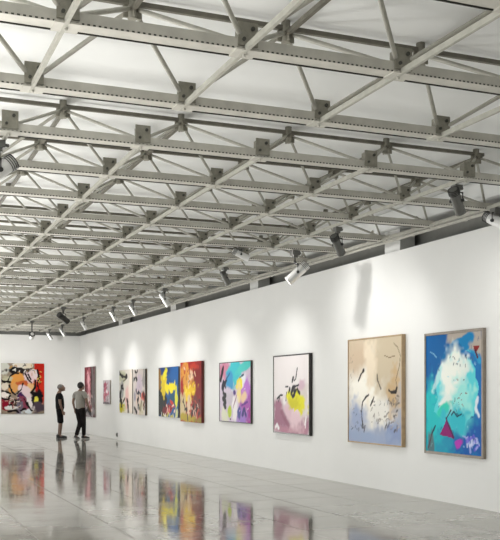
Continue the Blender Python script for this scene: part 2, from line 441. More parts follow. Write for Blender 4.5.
def painting(c0, c1, z0, z1, depth, art, side_mat, label, frame_w=.02, frame_mat=None, on='right', group='paintings in the gallery'):
    """c0..c1: left edge to right edge along the wall (y on the long wall, x on the end wall)"""
    if on == 'right':
        root = empty('painting', (W, (c0 + c1) / 2, z0), (0, 0, -PI / 2))
        wd = abs(c0 - c1)
    else:
        root = empty('painting', ((c0 + c1) / 2, BACK, z0)); wd = abs(c1 - c0)
    # local: x = left to right as seen, -y = out of the wall, z = up
    tag(root, label, 'painting', group); ht = z1 - z0
    fw = frame_w
    verts, faces = [], []
    U = np.linspace(-wd / 2 + fw, wd / 2 - fw, art.nx); V = np.linspace(fw, ht - fw, art.ny)
    fy = -depth + (.004 if frame_mat else 0)
    verts = [(u, fy, v) for v in V for u in U]
    for j in range(art.ny - 1):
        for i in range(art.nx - 1):
            a = j * art.nx + i; faces.append((a, a + 1, a + art.nx + 1, a + art.nx))
    nb = len(verts); nf = len(faces)
    back = -.016 if not frame_mat else -.002
    a0, a1, b0, b1 = U[0], U[-1], V[0], V[-1]
    verts += [(a0, fy, b0), (a1, fy, b0), (a1, fy, b1), (a0, fy, b1), (a0, back, b0), (a1, back, b0), (a1, back, b1), (a0, back, b1)]
    for q in ((0, 4, 5, 1), (1, 5, 6, 2), (2, 6, 7, 3), (3, 7, 4, 0), (4, 7, 6, 5)): faces.append(tuple(nb + k for k in q))
    me = bpy.data.meshes.new('canvas'); me.from_pydata(verts, [], faces)
    me.materials.append(M_PAINT); me.materials.append(side_mat)
    me.polygons.foreach_set('material_index', [0] * nf + [1] * 5)
    at = me.attributes.new('paint', 'FLOAT_COLOR', 'POINT')
    cols = np.ones((len(verts), 4), np.float32); cols[:nb, :3] = np.clip(art.img, 0, 1).reshape(-1, 3) ** 1.12
    at.data.foreach_set('color', cols.ravel()); me.update()
    o = bpy.data.objects.new('canvas', me); COL.objects.link(o); o.parent = root
    if not frame_mat:
        bm = bmesh.new()
        for cx, cz, sx, sz in ((-wd / 2 + .03, ht / 2, .04, ht - .02), (wd / 2 - .03, ht / 2, .04, ht - .02), (0, .03, wd - .1, .04), (0, ht - .03, wd - .1, .04)):
            box(bm, (cx, -.0085, cz), (sx, .015, sz))
        link('stretcher_frame', bm, M_OAK, root)
    if frame_mat:
        bm = bmesh.new(); d = depth + .006
        for cx, cz, sx, sz in ((-wd / 2 + fw / 2, ht / 2, fw, ht), (wd / 2 - fw / 2, ht / 2, fw, ht), (0, fw / 2, wd - 2 * fw, fw), (0, ht - fw / 2, wd - 2 * fw, fw)):
            bevbox(bm, (cx, -d / 2 - .001, cz), (sx, d - .002, sz), .003, seg=1)
        link('frame', bm, frame_mat, root)
    return root

M_BLACKFRAME = mat('black_frame_wood', (.02, .018, .016), .4, noise=.1)
M_GREYFRAME = mat('grey_brown_frame_wood', (.27, .23, .19), .5, noise=.15, nscale=12)
M_OAK = mat('tan_frame_wood', (.42, .30, .17), .5, noise=.15, nscale=12)
M_REDEDGE = mat('dark_red_painted_edge', (.14, .015, .015), .5, noise=.1)
M_DARKEDGE = mat('dark_painted_edge', (.06, .055, .05), .6, noise=.1)
M_GREYEDGE = mat('grey_canvas_edge', (.42, .41, .40), .7, noise=.05)
M_PURPLEEDGE = mat('purple_painted_edge', (.22, .12, .22), .6, noise=.1)

# --- blue painting
a = Art(1.3, 1.6, (28, 120, 185), 3, 110)
a.grad((40, 165, 195), (15, 100, 170)); a.blob(.05, .85, .3, .3, (12, 108, 172), 0, .8, .4); a.blob(.95, .5, .15, .35, (25, 125, 195), 0, .6, .4)
a.blob(.85, .12, .35, .14, (30, 105, 185), 10, .6, .4); a.blob(.15, .3, .3, .25, (35, 200, 205), 0, .7, .5)
a.blob(.75, .93, .34, .12, (190, 180, 170), -12, .25, .3); a.blob(.60, .88, .30, .07, (20, 140, 195), 18, .2, .3)
a.blob(.86, .80, .12, .05, (50, 165, 210), -25, .3, .3)
a.poly([(.34, .76), (.50, .85), (.80, .82), (.90, .70), (.93, .5), (.88, .34), (.72, .24), (.5, .22), (.36, .28), (.18, .38), (.24, .55), (.22, .66)], (105, 222, 230), rough=.10); a.blob(.66, .40, .2, .2, (130, 232, 232), 0, .8, .3); a.stroke([(.34, .78), (.46, .88), (.60, .88), (.70, .81)], .045, (18, 122, 178), .4, .3); a.stroke([(.72, .83), (.84, .80), (.93, .72)], .035, (30, 130, 195), .4, .3); a.blob(.58, .70, .27, .10, (230, 244, 240), 0, .4, .4); a.blob(.52, .58, .24, .26, (250, 254, 246), 0, .7, .4)
a.blob(.66, .45, .17, .20, (170, 240, 235), 0, .6, .4); a.blob(.35, .42, .12, .06, (240, 250, 245), 35, .4, .4); a.blob(.33, .36, .15, .05, (60, 215, 195), 20, .4, .3)
a.blob(.55, .27, .25, .10, (60, 200, 215), 0, .7, .5)
a.stroke([(.30, .72), (.20, .60), (.12, .52)], .03, (205, 240, 240), .8, .5, .8); a.stroke([(.93, .47), (.90, .38), (.95, .32)], .02, (230, 240, 250), .6, .5)
a.poly([(.38, .29), (.52, .13), (.27, .145)], (150, 28, 120), rough=.03); a.stroke([(.38, .29), (.52, .13)], .012, (95, 15, 90)); a.stroke([(.39, .29), (.47, .36)], .008, (30, 60, 70))
a.blob(.62, .09, .07, .035, (190, 70, 190), 20, .4, .5); a.flecks(16, (.70, .06, .95, .15), .03, [(180, 190, 240), (120, 110, 220), (220, 225, 250)], 5, .8)
a.stroke([(.05, .03), (.12, .16), (.18, .22)], .012, (25, 70, 90), .5); a.blob(.10, .06, .06, .1, (110, 85, 90), 0, .5, .5, .7)
a.poly([(.86, .875), (.97, .885), (.90, .81)], (150, 45, 45)); a.stroke([(.89, .85), (.93, .79)], .012, (95, 30, 50))
a.flecks(14, (.45, .72, .9, .82), .012, [(30, 60, 90), (90, 110, 120)], 7); a.flecks(18, (.5, .30, .75, .62), .011, [(60, 60, 80), (150, 90, 80), (20, 90, 120)], 8)
a.stroke([(.48, .32), (.52, .35), (.58, .31), (.66, .33)], .009, (25, 70, 95), .5); a.flecks(20, (.05, .05, .95, .95), .012, [(180, 230, 240), (20, 80, 140)], 9, .6)
a.stroke([(.08, .86), (.15, .84), (.20, .81)], .005, (150, 205, 228), .8)
P8 = a
# --- beige painting
a = Art(1.7, 1.65, (222, 210, 190), 4, 110)
a.grad((168, 180, 206), (208, 194, 170), .05, .75); a.blob(.40, .5, .40, .36, (250, 246, 236), 0, .9, .3); a.blob(.45, .62, .2, .25, (252, 248, 238), 0, .9, .3); a.blob(.7, .72, .26, .28, (208, 194, 170), 0, .7, .4)
a.blob(.62, .26, .25, .14, (238, 235, 228), 0, .7, .5); a.blob(.22, .82, .25, .15, (212, 192, 168), 0, .8, .4); a.blob(.20, .2, .16, .18, (168, 180, 208), 0, .8, .5)
a.blob(.9, .10, .22, .10, (150, 165, 200), 0, .8, .5); a.blob(.3, .06, .4, .06, (165, 180, 208), 0, .8, .5); a.blob(.86, .48, .1, .2, (205, 178, 140), 0, .7, .5); a.blob(.42, .72, .1, .3, (236, 222, 200), 0, .8, .5)
DK = (62, 54, 50)
a.stroke([(.20, .60), (.25, .66), (.30, .70)], 0.0110, DK, .6, .6); a.stroke([(.56, .66), (.57, .60), (.63, .52)], 0.0088, (95, 84, 72), .6, .6)
a.stroke([(.78, .505), (.82, .485), (.90, .49), (.92, .53)], 0.0121, (50, 42, 38), .4, .4); a.stroke([(.92, .53), (.90, .60), (.96, .72), (.98, .82), (.93, .90), (.86, .94)], 0.0039, (100, 84, 66), .6)
a.stroke([(.70, .83), (.78, .81), (.88, .82)], 0.0039, (130, 110, 88), .6)
a.stroke([(.29, .14), (.26, .28), (.28, .39), (.35, .44), (.40, .46)], 0.0077, (70, 66, 66), .5, .5); a.stroke([(.44, .36), (.49, .42), (.50, .44)], 0.0088, DK, .5, .6)
a.stroke([(.31, .10), (.33, .16)], 0.0066, (100, 100, 110), .6); a.flecks(22, (.70, .12, .96, .32), .018, [(90, 85, 85), (190, 180, 175), (130, 120, 118)], 3, .8)
a.flecks(14, (.74, .36, .95, .46), .013, [(120, 110, 100), (160, 145, 130)], 4, .8, 1.5); a.flecks(26, (.45, .14, .75, .4), .011, [(150, 140, 132), (110, 104, 100)], 6, .7)
a.flecks(18, (.04, .10, .28, .3), .010, [(90, 96, 116), (120, 124, 140)], 12, .8); a.flecks(10, (.02, .3, .10, .95), .010, [(150, 140, 130)], 13, .8)
P7 = a
# --- white, pink and yellow painting
a = Art(1.6, 1.45, (238, 232, 232), 5, 100)
a.blob(.25, .16, .34, .22, (168, 118, 140), -25, .7, .4); a.blob(.85, .10, .30, .12, (178, 130, 150), 0, .7, .4); a.blob(.5, .04, .6, .06, (190, 140, 158), 0, .7, .4)
a.blob(.62, .22, .22, .16, (232, 205, 212), 0, .8, .4); a.blob(.85, .45, .14, .2, (222, 212, 206), 0, .8, .4); a.blob(.4, .28, .14, .1, (225, 195, 206), 0, .7, .4)
a.blob(.8, .62, .1, .06, (210, 175, 195), 20, .8, .4, .7); a.stroke([(.22, .28), (.36, .16), (.44, .10)], .03, (150, 100, 122), .9, .4, .7)
a.blob(.68, .42, .25, .12, (232, 226, 40), -14, .3, .35); a.poly([(.50, .40), (.80, .36), (.62, .25)], (230, 222, 40), rough=.08); a.blob(.6, .38, .15, .07, (214, 206, 30), 0, .6, .5)
for p, w_ in (([(.60, .68), (.64, .70), (.68, .83)], .012), ([(.54, .66), (.57, .72)], .014), ([(.36, .42), (.38, .52)], .012), ([(.10, .44), (.20, .49), (.26, .49)], .012), ([(.44, .52), (.47, .57)], .022), ([(.52, .52), (.58, .60)], .026), ([(.60, .53), (.68, .57), (.74, .52)], .026), ([(.62, .60), (.72, .62)], .012), ([(.34, .60), (.42, .60)], .007), ([(.14, .40), (.17, .46)], .014), ([(.60, .5), (.55, .47)], .02)):
    a.stroke(p, w_, (42, 36, 46), .5, .5)
a.stroke([(.88, .12), (.92, .22), (.9, .08)], .012, (245, 240, 240), .5); a.stroke([(.05, .06), (.10, .10), (.14, .05)], .02, (240, 235, 238), .5)
P6 = a
# --- turquoise, pink and purple painting
a = Art(1.9, 1.3, (214, 200, 216), 6, 100)
a.blob(.18, .88, .22, .16, (210, 140, 165), 20, .5, .4); a.blob(.52, .84, .24, .30, (72, 196, 206), -8, .3, .35); a.blob(.82, .93, .28, .10, (90, 205, 200), 15, .3, .35); a.blob(.36, .68, .12, .16, (70, 160, 205), -20, .4, .4)
a.blob(.85, .58, .20, .22, (196, 130, 214), 0, .5, .45); a.blob(.86, .2, .2, .26, (176, 96, 180), 0, .5, .5); a.blob(.95, .08, .12, .14, (170, 50, 150), 0, .6, .5); a.blob(.72, .08, .18, .14, (165, 130, 205), 0, .6, .5)
a.blob(.76, .70, .14, .10, (236, 236, 244), 25, .4, .4); a.blob(.34, .42, .16, .12, (205, 196, 206), 0, .5, .4); a.blob(.63, .60, .10, .10, (240, 226, 60), 30, .4, .5); a.blob(.62, .48, .07, .14, (238, 220, 150), 0, .5, .5)
a.blob(.80, .42, .1, .08, (236, 205, 170), 20, .5, .4); a.blob(.33, .16, .08, .11, (188, 206, 52), 0, .25, .3); a.blob(.5, .2, .08, .28, (240, 235, 236), -15, .5, .5); a.blob(.18, .1, .12, .12, (222, 222, 200), 0, .5, .4)
a.blob(.50, .49, .045, .05, (84, 54, 130), 0, .4, .4); a.blob(.64, .14, .045, .10, (80, 84, 150), 0, .4, .4); a.stroke([(.74, .12), (.80, .22), (.86, .12)], .02, (70, 60, 130), .5, .6); a.stroke([(.72, .28), (.90, .34)], .012, (110, 60, 150), .5)
a.stroke([(.03, .72), (.08, .84), (.12, .94)], .025, (34, 22, 40), .4, .5); a.stroke([(.10, .56), (.22, .70)], .035, (30, 34, 60), .4, .5); a.stroke([(.14, .66), (.20, .58)], .03, (30, 34, 60), .4, .5)
a.stroke([(.12, .48), (.20, .44), (.10, .38), (.20, .34), (.13, .28), (.18, .24)], .026, (30, 26, 34), .4, .5); a.stroke([(.22, .72), (.34, .82)], .014, (40, 110, 150), .5); a.stroke([(.66, .74), (.78, .79)], .010, (40, 90, 110), .5)
a.stroke([(.45, .24), (.52, .36), (.56, .44)], .012, (170, 140, 150), .5); a.flecks(14, (.4, .1, .95, .7), .016, [(240, 235, 245), (220, 170, 220)], 3, .8); a.blob(.36, .04, .02, .02, (60, 50, 40))
P5 = a
# --- red and yellow tall painting
a = Art(1.75, 1.45, (170, 30, 26), 7, 100)
a.blob(.80, .6, .3, .45, (138, 16, 20), 0, .5, .4); a.blob(.20, .88, .26, .14, (200, 90, 50), 10, .5, .5); a.blob(.35, .70, .28, .24, (222, 160, 70), -10, .4, .5); a.blob(.5, .52, .26, .12, (236, 196, 30), 15, .35, .5); a.blob(.40, .42, .20, .12, (240, 206, 40), -20, .4, .5)
a.blob(.52, .78, .12, .10, (225, 190, 160), 0, .4, .6); a.blob(.66, .92, .2, .06, (196, 60, 36), 0, .5, .4); a.blob(.10, .22, .16, .24, (210, 190, 150), 0, .5, .5); a.blob(.35, .06, .5, .07, (186, 164, 50), 0, .5, .4); a.blob(.42, .25, .1, .14, (225, 200, 170), 0, .5, .6)
a.blob(.75, .26, .22, .14, (120, 50, 44), 0, .5, .6); a.blob(.9, .04, .2, .06, (150, 130, 50), 0, .5, .4)
a.stroke([(.14, .34), (.22, .24), (.30, .20)], .035, (50, 26, 24), .4, .6); a.stroke([(.55, .14), (.62, .26), (.72, .14), (.80, .26)], .03, (60, 22, 22), .4, .6); a.flecks(26, (.48, .10, .94, .38), .03, [(225, 190, 170), (70, 20, 24), (190, 80, 60)], 4, .85)
a.flecks(20, (.15, .6, .75, .95), .026, [(240, 215, 180), (190, 100, 50), (120, 70, 60)], 5, .8); a.flecks(12, (.2, .4, .7, .62), .026, [(250, 225, 90), (200, 140, 20)], 6, .8); a.stroke([(.35, .12), (.37, .03)], .02, (60, 40, 30), .5)
P4 = a
# --- blue, yellow and black painting
a = Art(1.9, 1.27, (24, 92, 150), 8, 100)
a.blob(.3, .95, .3, .10, (20, 70, 130), 0, .5, .3); a.blob(.85, .85, .2, .2, (30, 104, 170), 0, .6, .4); a.blob(.75, .35, .22, .14, (20, 92, 120), 0, .4, .4)
a.blob(.03, .7, .10, .30, (150, 110, 50), 0, .4, .3); a.blob(.18, .30, .26, .27, (24, 34, 34), 8, .15, .2); a.blob(.22, .10, .30, .12, (30, 32, 34), 0, .3, .3); a.blob(.40, .12, .14, .12, (130, 24, 40), 0, .4, .5)
a.blob(.28, .66, .13, .22, (224, 200, 50), 18, .2, .4); a.stroke([(.30, .84), (.42, .90)], .05, (236, 226, 60), .4, .5); a.blob(.45, .55, .13, .10, (246, 228, 40), -25, .2, .4); a.blob(.70, .58, .24, .085, (248, 230, 36), 0, .2, .5); a.poly([(.40, .66), (.52, .55), (.42, .52)], (246, 228, 40)); a.poly([(.74, .58), (.84, .76), (.88, .56)], (240, 224, 60), rough=.05); a.blob(.90, .40, .07, .24, (222, 220, 70), 0, .3, .4)
a.blob(.62, .17, .20, .07, (196, 34, 36), 18, .3, .6); a.blob(.72, .26, .14, .05, (206, 60, 50), -20, .3, .6); a.flecks(12, (.42, .08, .85, .28), .03, [(240, 215, 200), (120, 16, 24)], 3, .9); a.flecks(14, (.06, .0, .95, .06), .03, [(232, 228, 220), (210, 200, 90)], 4, .95); a.blob(.93, .10, .06, .1, (206, 206, 150), 0, .4, .5)
P3 = a
# --- pair of pale canvases with black strokes
a = Art(1.5, 1.3, (222, 216, 206), 9, 80)
a.blob(.2, .85, .3, .12, (196, 196, 170), 0, .6, .4); a.blob(.25, .14, .28, .14, (190, 180, 30), 0, .4, .5); a.blob(.6, .35, .16, .25, (232, 196, 190), 0, .6, .5); a.blob(.88, .5, .14, .5, (240, 228, 216), 0, .5, .3); a.blob(.15, .52, .14, .2, (170, 172, 170), 0, .5, .5)
BK = (28, 26, 26)
a.stroke([(.02, .93), (.2, .86), (.45, .84), (.60, .85)], .045, BK, .4, .4); a.stroke([(.18, .62), (.28, .66), (.20, .58), (.34, .56)], .05, BK, .4, .6); a.stroke([(.02, .42), (.14, .46), (.10, .36)], .05, BK, .4, .6); a.stroke([(.08, .30), (.18, .24), (.12, .14)], .05, (40, 38, 26), .4, .6); a.stroke([(.60, .32), (.68, .20), (.70, .06)], .045, (60, 40, 34), .4, .5); a.stroke([(.30, .26), (.45, .34)], .02, (70, 60, 40), .5); a.stroke([(.32, .74), (.5, .78)], .02, (120, 115, 100), .5)
P2A = a
a = Art(1.5, 1.3, (216, 206, 200), 10, 80)
a.blob(.5, .65, .3, .2, (206, 192, 204), 0, .6, .5); a.blob(.8, .42, .16, .10, (204, 84, 70), 15, .4, .5); a.blob(.45, .3, .2, .2, (228, 208, 196), 0, .6, .5); a.blob(.7, .15, .2, .16, (206, 196, 170), 0, .5, .5); a.blob(.9, .75, .1, .25, (170, 165, 160), 0, .5, .4); a.blob(.12, .38, .07, .12, (160, 156, 168), 0, .3, .4)
a.stroke([(.14, .96), (.24, .92), (.36, .97)], .03, BK, .4, .5); a.stroke([(.04, .78), (.22, .82), (.30, .78)], .035, BK, .4, .5); a.stroke([(.22, .54), (.32, .46), (.50, .50), (.62, .44)], .035, (44, 50, 76), .4, .6); a.stroke([(.34, .32), (.44, .40), (.40, .22), (.52, .14)], .045, BK, .4, .6); a.stroke([(.06, .16), (.18, .10), (.30, .05)], .035, BK, .4, .6); a.stroke([(.86, .46), (.96, .40), (.9, .2)], .05, (110, 40, 34), .4, .5); a.stroke([(.6, .1), (.7, .3)], .02, (90, 80, 60), .5); a.flecks(10, (.1, .1, .9, .9), .03, [(245, 240, 235), (150, 140, 140)], 5, .7)
P2B = a
# --- small pink picture
a = Art(1.05, .78, (196, 188, 192), 11, 60)
a.blob(.3, .7, .22, .16, (176, 92, 112), 0, .5, .6); a.blob(.45, .45, .25, .14, (200, 100, 125), 0, .5, .6); a.blob(.2, .3, .16, .2, (206, 140, 150), 0, .5, .6); a.blob(.55, .52, .12, .1, (235, 228, 228), 0, .5, .5); a.flecks(20, (.1, .1, .8, .9), .04, [(150, 40, 70), (235, 225, 230), (120, 100, 110)], 3, .9); a.blob(.5, .04, .6, .05, (120, 112, 116), 0, .5, .4)
P1B = a
# --- tall crimson painting
a = Art(1.85, 1.75, (96, 30, 40), 12, 80)
a.blob(.25, .8, .3, .2, (130, 44, 58), 0, .6, .5); a.blob(.45, .55, .22, .38, (190, 120, 130), 5, .5, .5); a.blob(.42, .72, .12, .16, (220, 170, 176), 0, .4, .5); a.blob(.40, .35, .14, .14, (214, 196, 190), 0, .5, .6); a.blob(.82, .5, .16, .6, (120, 112, 112), 0, .5, .4); a.blob(.5, .1, .5, .1, (150, 144, 146), 0, .5, .5)
a.flecks(30, (.05, .05, .75, .45), .04, [(40, 20, 24), (220, 200, 196), (150, 60, 70), (90, 90, 96)], 4, .9); a.stroke([(.05, .08), (.3, .14), (.6, .06)], .05, (34, 28, 30), .4, .5); a.flecks(14, (.05, .5, .7, .98), .03, [(70, 18, 28), (200, 130, 140)], 5, .8); a.stroke([(.64, .95), (.68, .6), (.66, .3)], .03, (50, 30, 34), .6, .5, .8)
P1A = a
# --- end wall painting
a = Art(1.5, 1.8, (150, 136, 120), 13, 120)
a.blob(.9, .72, .16, .42, (190, 44, 30), 0, .15, .15); a.blob(.96, .5, .06, .3, (206, 58, 34), 0, .4, .3); a.blob(.08, .9, .12, .14, (205, 205, 196), 0, .3, .2); a.blob(.4, .95, .2, .09, (225, 218, 206), 0, .3, .4); a.blob(.62, .93, .12, .06, (226, 216, 196), 30, .3, .4)
a.blob(.5, .84, .4, .06, (44, 34, 32), 0, .4, .5); a.blob(.27, .86, .1, .1, (30, 26, 28), 0, .4, .5)
a.blob(.36, .64, .18, .18, (222, 160, 84), -25, .15, .25); a.blob(.28, .5, .10, .12, (214, 160, 96), -30, .25, .3); a.blob(.60, .60, .22, .06, (196, 104, 60), 0, .25, .3); a.blob(.68, .5, .1, .1, (226, 186, 130), 0, .3, .4)
a.blob(.68, .74, .16, .12, (226, 204, 206), -20, .25, .35); a.blob(.80, .78, .06, .10, (228, 214, 214), 0, .3, .4); a.blob(.58, .38, .14, .20, (226, 206, 208), 25, .25, .3); a.blob(.70, .20, .08, .16, (228, 220, 218), 28, .3, .3)
a.blob(.45, .32, .10, .10, (70, 40, 90), 0, .3, .5); a.blob(.52, .2, .08, .16, (140, 70, 90), 25, .3, .4); a.blob(.40, .14, .09, .12, (120, 110, 124), 0, .4, .5)
a.blob(.10, .68, .12, .10, (190, 186, 160), 0, .4, .5); a.blob(.07, .54, .09, .06, (216, 206, 190), 0, .3, .4); a.blob(.09, .37, .09, .07, (230, 222, 216), 0, .3, .3); a.blob(.07, .18, .12, .12, (140, 24, 48), 0, .35, .5); a.blob(.25, .12, .14, .04, (214, 214, 210), 0, .3, .4)
a.blob(.82, .30, .15, .16, (34, 28, 34), 0, .2, .3); a.blob(.81, .28, .05, .07, (222, 216, 90), 0, .3, .3); a.blob(.87, .12, .13, .10, (84, 72, 82), 0, .4, .5); a.blob(.60, .03, .1, .05, (214, 220, 224), 0, .3, .5)
for p, w_ in (([(.55, .80), (.62, .68), (.70, .62)], .018), ([(.62, .78), (.68, .68)], .014), ([(.16, .66), (.20, .74), (.30, .80), (.40, .80)], .016), ([(.18, .56), (.26, .42), (.32, .38)], .02), ([(0, .66), (.08, .62), (.2, .64)], .026), ([(0, .45), (.1, .44), (.2, .40)], .022), ([(.02, .30), (.16, .28), (.2, .36)], .022), ([(.22, .20), (.3, .26), (.44, .24)], .026), ([(.16, .05), (.34, .06), (.40, .02)], .022), ([(.16, .17), (.34, .17)], .014), ([(.36, .4), (.46, .48), (.5, .60)], .016), ([(.52, .30), (.62, .16), (.70, .06)], .022), ([(.70, .42), (.78, .52), (.80, .66)], .02), ([(.84, .86), (.88, .74), (.84, .62), (.86, .5)], .02), ([(.46, .06), (.54, .10)], .03), ([(.74, .40), (.95, .36)], .03)):
    a.stroke(p, w_, (30, 24, 26), .4, .5)
a.flecks(16, (.84, .58, .92, .86), .018, [(226, 206, 110), (30, 24, 24)], 4, .9); a.flecks(30, (.12, .12, .45, .36), .022, [(60, 30, 36), (200, 170, 160), (120, 40, 50), (220, 210, 200)], 5, .85); a.flecks(22, (.2, .78, .8, .98), .022, [(232, 226, 216), (34, 28, 28), (190, 150, 90)], 6, .85)
P0 = a

def wall_y(px, xw):
    k = (px - 250) / F_PX
    return xw * (math.cos(PHI) - k * math.sin(PHI)) / (math.sin(PHI) + k * math.cos(PHI))
def hang(xl, xr, z0, z1, d, *args, **kw):
    painting(wall_y(xl, W - d), wall_y(xr, W), z0, z1, d, *args, **kw)
hang(424.4, 486.3, .63, 2.26, .045, P8, M_GREYFRAME, 'tall blue and turquoise abstract painting with a magenta triangle, in a grey-brown frame', .035, M_GREYFRAME)
hang(347.9, 405.8, .675, 2.29, .060, P7, M_OAK, 'beige and pale blue abstract painting with thin dark curls, in a tan wooden frame', .022, M_OAK)
hang(273.3, 312.6, .705, 2.14, .060, P6, M_BLACKFRAME, 'white and pink abstract painting with a yellow patch, in a black frame', .022, M_BLACKFRAME)
hang(219.4, 252.8, .83, 2.10, .040, P5, M_PURPLEEDGE, 'turquoise, pink and purple abstract painting with black zigzags at its left', .016, M_DARKEDGE)
hang(180.4, 204.4, .755, 2.18, .075, P4, M_REDEDGE, 'red and yellow abstract painting standing out beside the blue and yellow one', 0)
hang(158.6, 180.2, .83, 2.10, .05, P3, M_DARKEDGE, 'blue, yellow and black abstract painting hung left of the red one', 0)
hang(119.4, 133.2, .84, 2.13, .03, P2A, M_GREYEDGE, 'left canvas of the pale black-stroked pair, with an olive yellow corner', 0)
hang(133.5, 147.2, .82, 2.11, .06, P2B, M_BLACKFRAME, 'right canvas of the pale black-stroked pair, with a red patch at its edge', 0)
hang(103.1, 111.1, 1.08, 1.85, .04, P1B, M_GREYEDGE, 'small pale pink and grey picture, the smallest on the long wall', 0)
hang(84.6, 96.2, .61, 2.34, .05, P1A, M_GREYEDGE, 'tall crimson and grey painting next to the corner, behind the man in the pale shirt', 0)
painting(4.27, 5.77, .70, 2.49, .05, P0, M_DARKEDGE, 'multicoloured figure painting with a red right side, alone on the end wall', 0, on='back')

# small fitting at the foot of the wall
fit = tag(empty('wall_socket', (W, 28.2, .10)), 'small dark fitting at the foot of the long white wall', 'socket')
bm = bmesh.new(); bevbox(bm, (-.018, 0, .05), (.035, .08, .12), .006); link('back_box', bm, M_LAMPGREY, fit)
bm = bmesh.new(); bevbox(bm, (-.04, 0, .05), (.012, .05, .07), .003); link('cover', bm, M_BLACK, fit)

# ------------------------------------------------------------------ people
M_SKIN = mat('skin', (.22, .13, .09), .55, noise=.06, nscale=12)
M_TEE = mat('black_cotton', (.012, .012, .013), .9, spec=.1, noise=.2, nscale=10)
M_SHORTS = mat('dark_shorts_cloth', (.014, .013, .014), .9, spec=.1, noise=.2, nscale=10)
M_BEIGE = mat('grey_beige_cotton', (.33, .315, .285), .9, spec=.1, noise=.10, nscale=8)
M_TROUSER = mat('dark_trouser_cloth', (.018, .015, .015), .9, spec=.1, noise=.2, nscale=10)
M_HAIRD = mat('dark_hair', (.015, .012, .010), .6, noise=.3, nscale=60)
M_HAIRG = mat('short_grey_hair', (.20, .19, .18), .7, noise=.2, nscale=60)
M_SHOE = mat('black_shoe_leather', (.02, .02, .02), .45)
M_SOLE = mat('pale_shoe_sole', (.50, .49, .47), .7)
M_EYE = mat('dark_eye', (.02, .02, .02), .2)

def skinned(verts, edges, root_i=0, sub=2):
    """a limb graph grown into a surface; returns a mesh"""
    me = bpy.data.meshes.new('skin_tmp'); me.from_pydata([v[:3] for v in verts], edges, [])
    o = bpy.data.objects.new('skin_tmp', me); COL.objects.link(o)
    m = o.modifiers.new('s', 'SKIN'); m.use_smooth_shade = True
    me.skin_vertices[0].data  # layer made by the modifier
    for i, v in enumerate(verts):
        r = v[3]; sv = me.skin_vertices[0].data[i]
        sv.radius = r if isinstance(r, tuple) else (r, r); sv.use_root = (i == root_i)
    s = o.modifiers.new('d', 'SUBSURF'); s.levels = sub; s.render_levels = sub
    dg = bpy.context.evaluated_depsgraph_get(); dg.update()
    out = bpy.data.meshes.new_from_object(o.evaluated_get(dg))
    bpy.data.objects.remove(o); bpy.data.meshes.remove(me)
    return out

def head_bm(bm, c, yaw, pitch, s=1.):
    """head with brow, nose, lips, chin and ears, facing +y before turning"""
    R = Matrix.Translation(c) @ Matrix.Rotation(yaw, 4, 'Z') @ Matrix.Rotation(pitch, 4, 'X') @ Matrix.Scale(s, 4)
    r = bmesh.ops.create_uvsphere(bm, u_segments=28, v_segments=20, radius=1)
    for v in r['verts']:
        x, y, z = v.co
        X, Y, Z = x * .076, y * .098, z * .118
        if z < 0: X *= 1 - .28 * (-z) ** 1.5; Y = Y * (1 - .18 * -z) + (.018 * -z)
        if y > .3 and z < -.55: Y += .012
        if y < 0 and z < -.2: Y *= 1 - .25 * min(1, (-z - .2))
        if y > .7 and abs(x) < .55 and .0 < z < .25 and abs(x) > .18: Y -= .008
        v.co = R @ Vector((X, Y, Z))
    def add(p, rad, sc=(1, 1, 1)):
        r = bmesh.ops.create_icosphere(bm, subdivisions=2, radius=rad)
        for v in r['verts']: v.co = R @ (Vector(p) + Vector((v.co.x * sc[0], v.co.y * sc[1], v.co.z * sc[2])))
    add((0, .098, -.02), .017, (.8, 1, 1.5)); add((0, .106, -.035), .013, (1.1, 1, .8))
    add((0, .092, -.064), .014, (1.6, .6, .5)); add((0, .083, -.098), .02, (1, .8, .8))
    for sg in (-1, 1): add((sg * .078, -.005, -.012), .028, (.35, .65, 1.1))
    return R

def hand_bm(bm, wrist, dirv, side, s=1., curl=.35):
    """palm, four unequal bent fingers and a thumb; dirv = forearm direction, side = palm-to-thumb direction"""
    d = Vector(dirv).normalized(); t = (Vector(side) - d * Vector(side).dot(d)).normalized(); n = d.cross(t); w = Vector(wrist)
    tube(bm, [w - d * .01, w + d * .03, w + d * .07, w + d * .088], [.022, .030, .034, .028], 10)
    for k, (off, ln) in enumerate(((.026, .068), (.009, .078), (-.009, .072), (-.026, .056))):
        b = w + d * .075 + t * off; p = [b]
        ang = 0; cur = d.copy()
        for j, f in enumerate((.42, .33, .25)):
            ang += curl * (.6 + .25 * j); cur = (d * math.cos(ang) + n * math.sin(ang)); p.append(p[-1] + cur * ln * f * s)
        tube(bm, p, [.0092, .0088, .008, .0065], 8)
    b = w + d * .025 + t * .024
    tube(bm, [b, b + d * .022 + t * .018, b + d * .046 + t * .026 + n * .008, b + d * .066 + t * .024 + n * .014], [.012, .011, .010, .007], 8)

def finish(name, bm, m, parent, voxel=.008):
    o = link(name, bm, m, parent, smooth=True)
    r = o.modifiers.new('r', 'REMESH'); r.mode = 'VOXEL'; r.voxel_size = voxel; r.use_smooth_shade = True
    sm = o.modifiers.new('sm', 'SMOOTH'); sm.iterations = 3; sm.factor = .5
    return o

def add_mesh(bm, me): bm.from_mesh(me); bpy.data.meshes.remove(me)

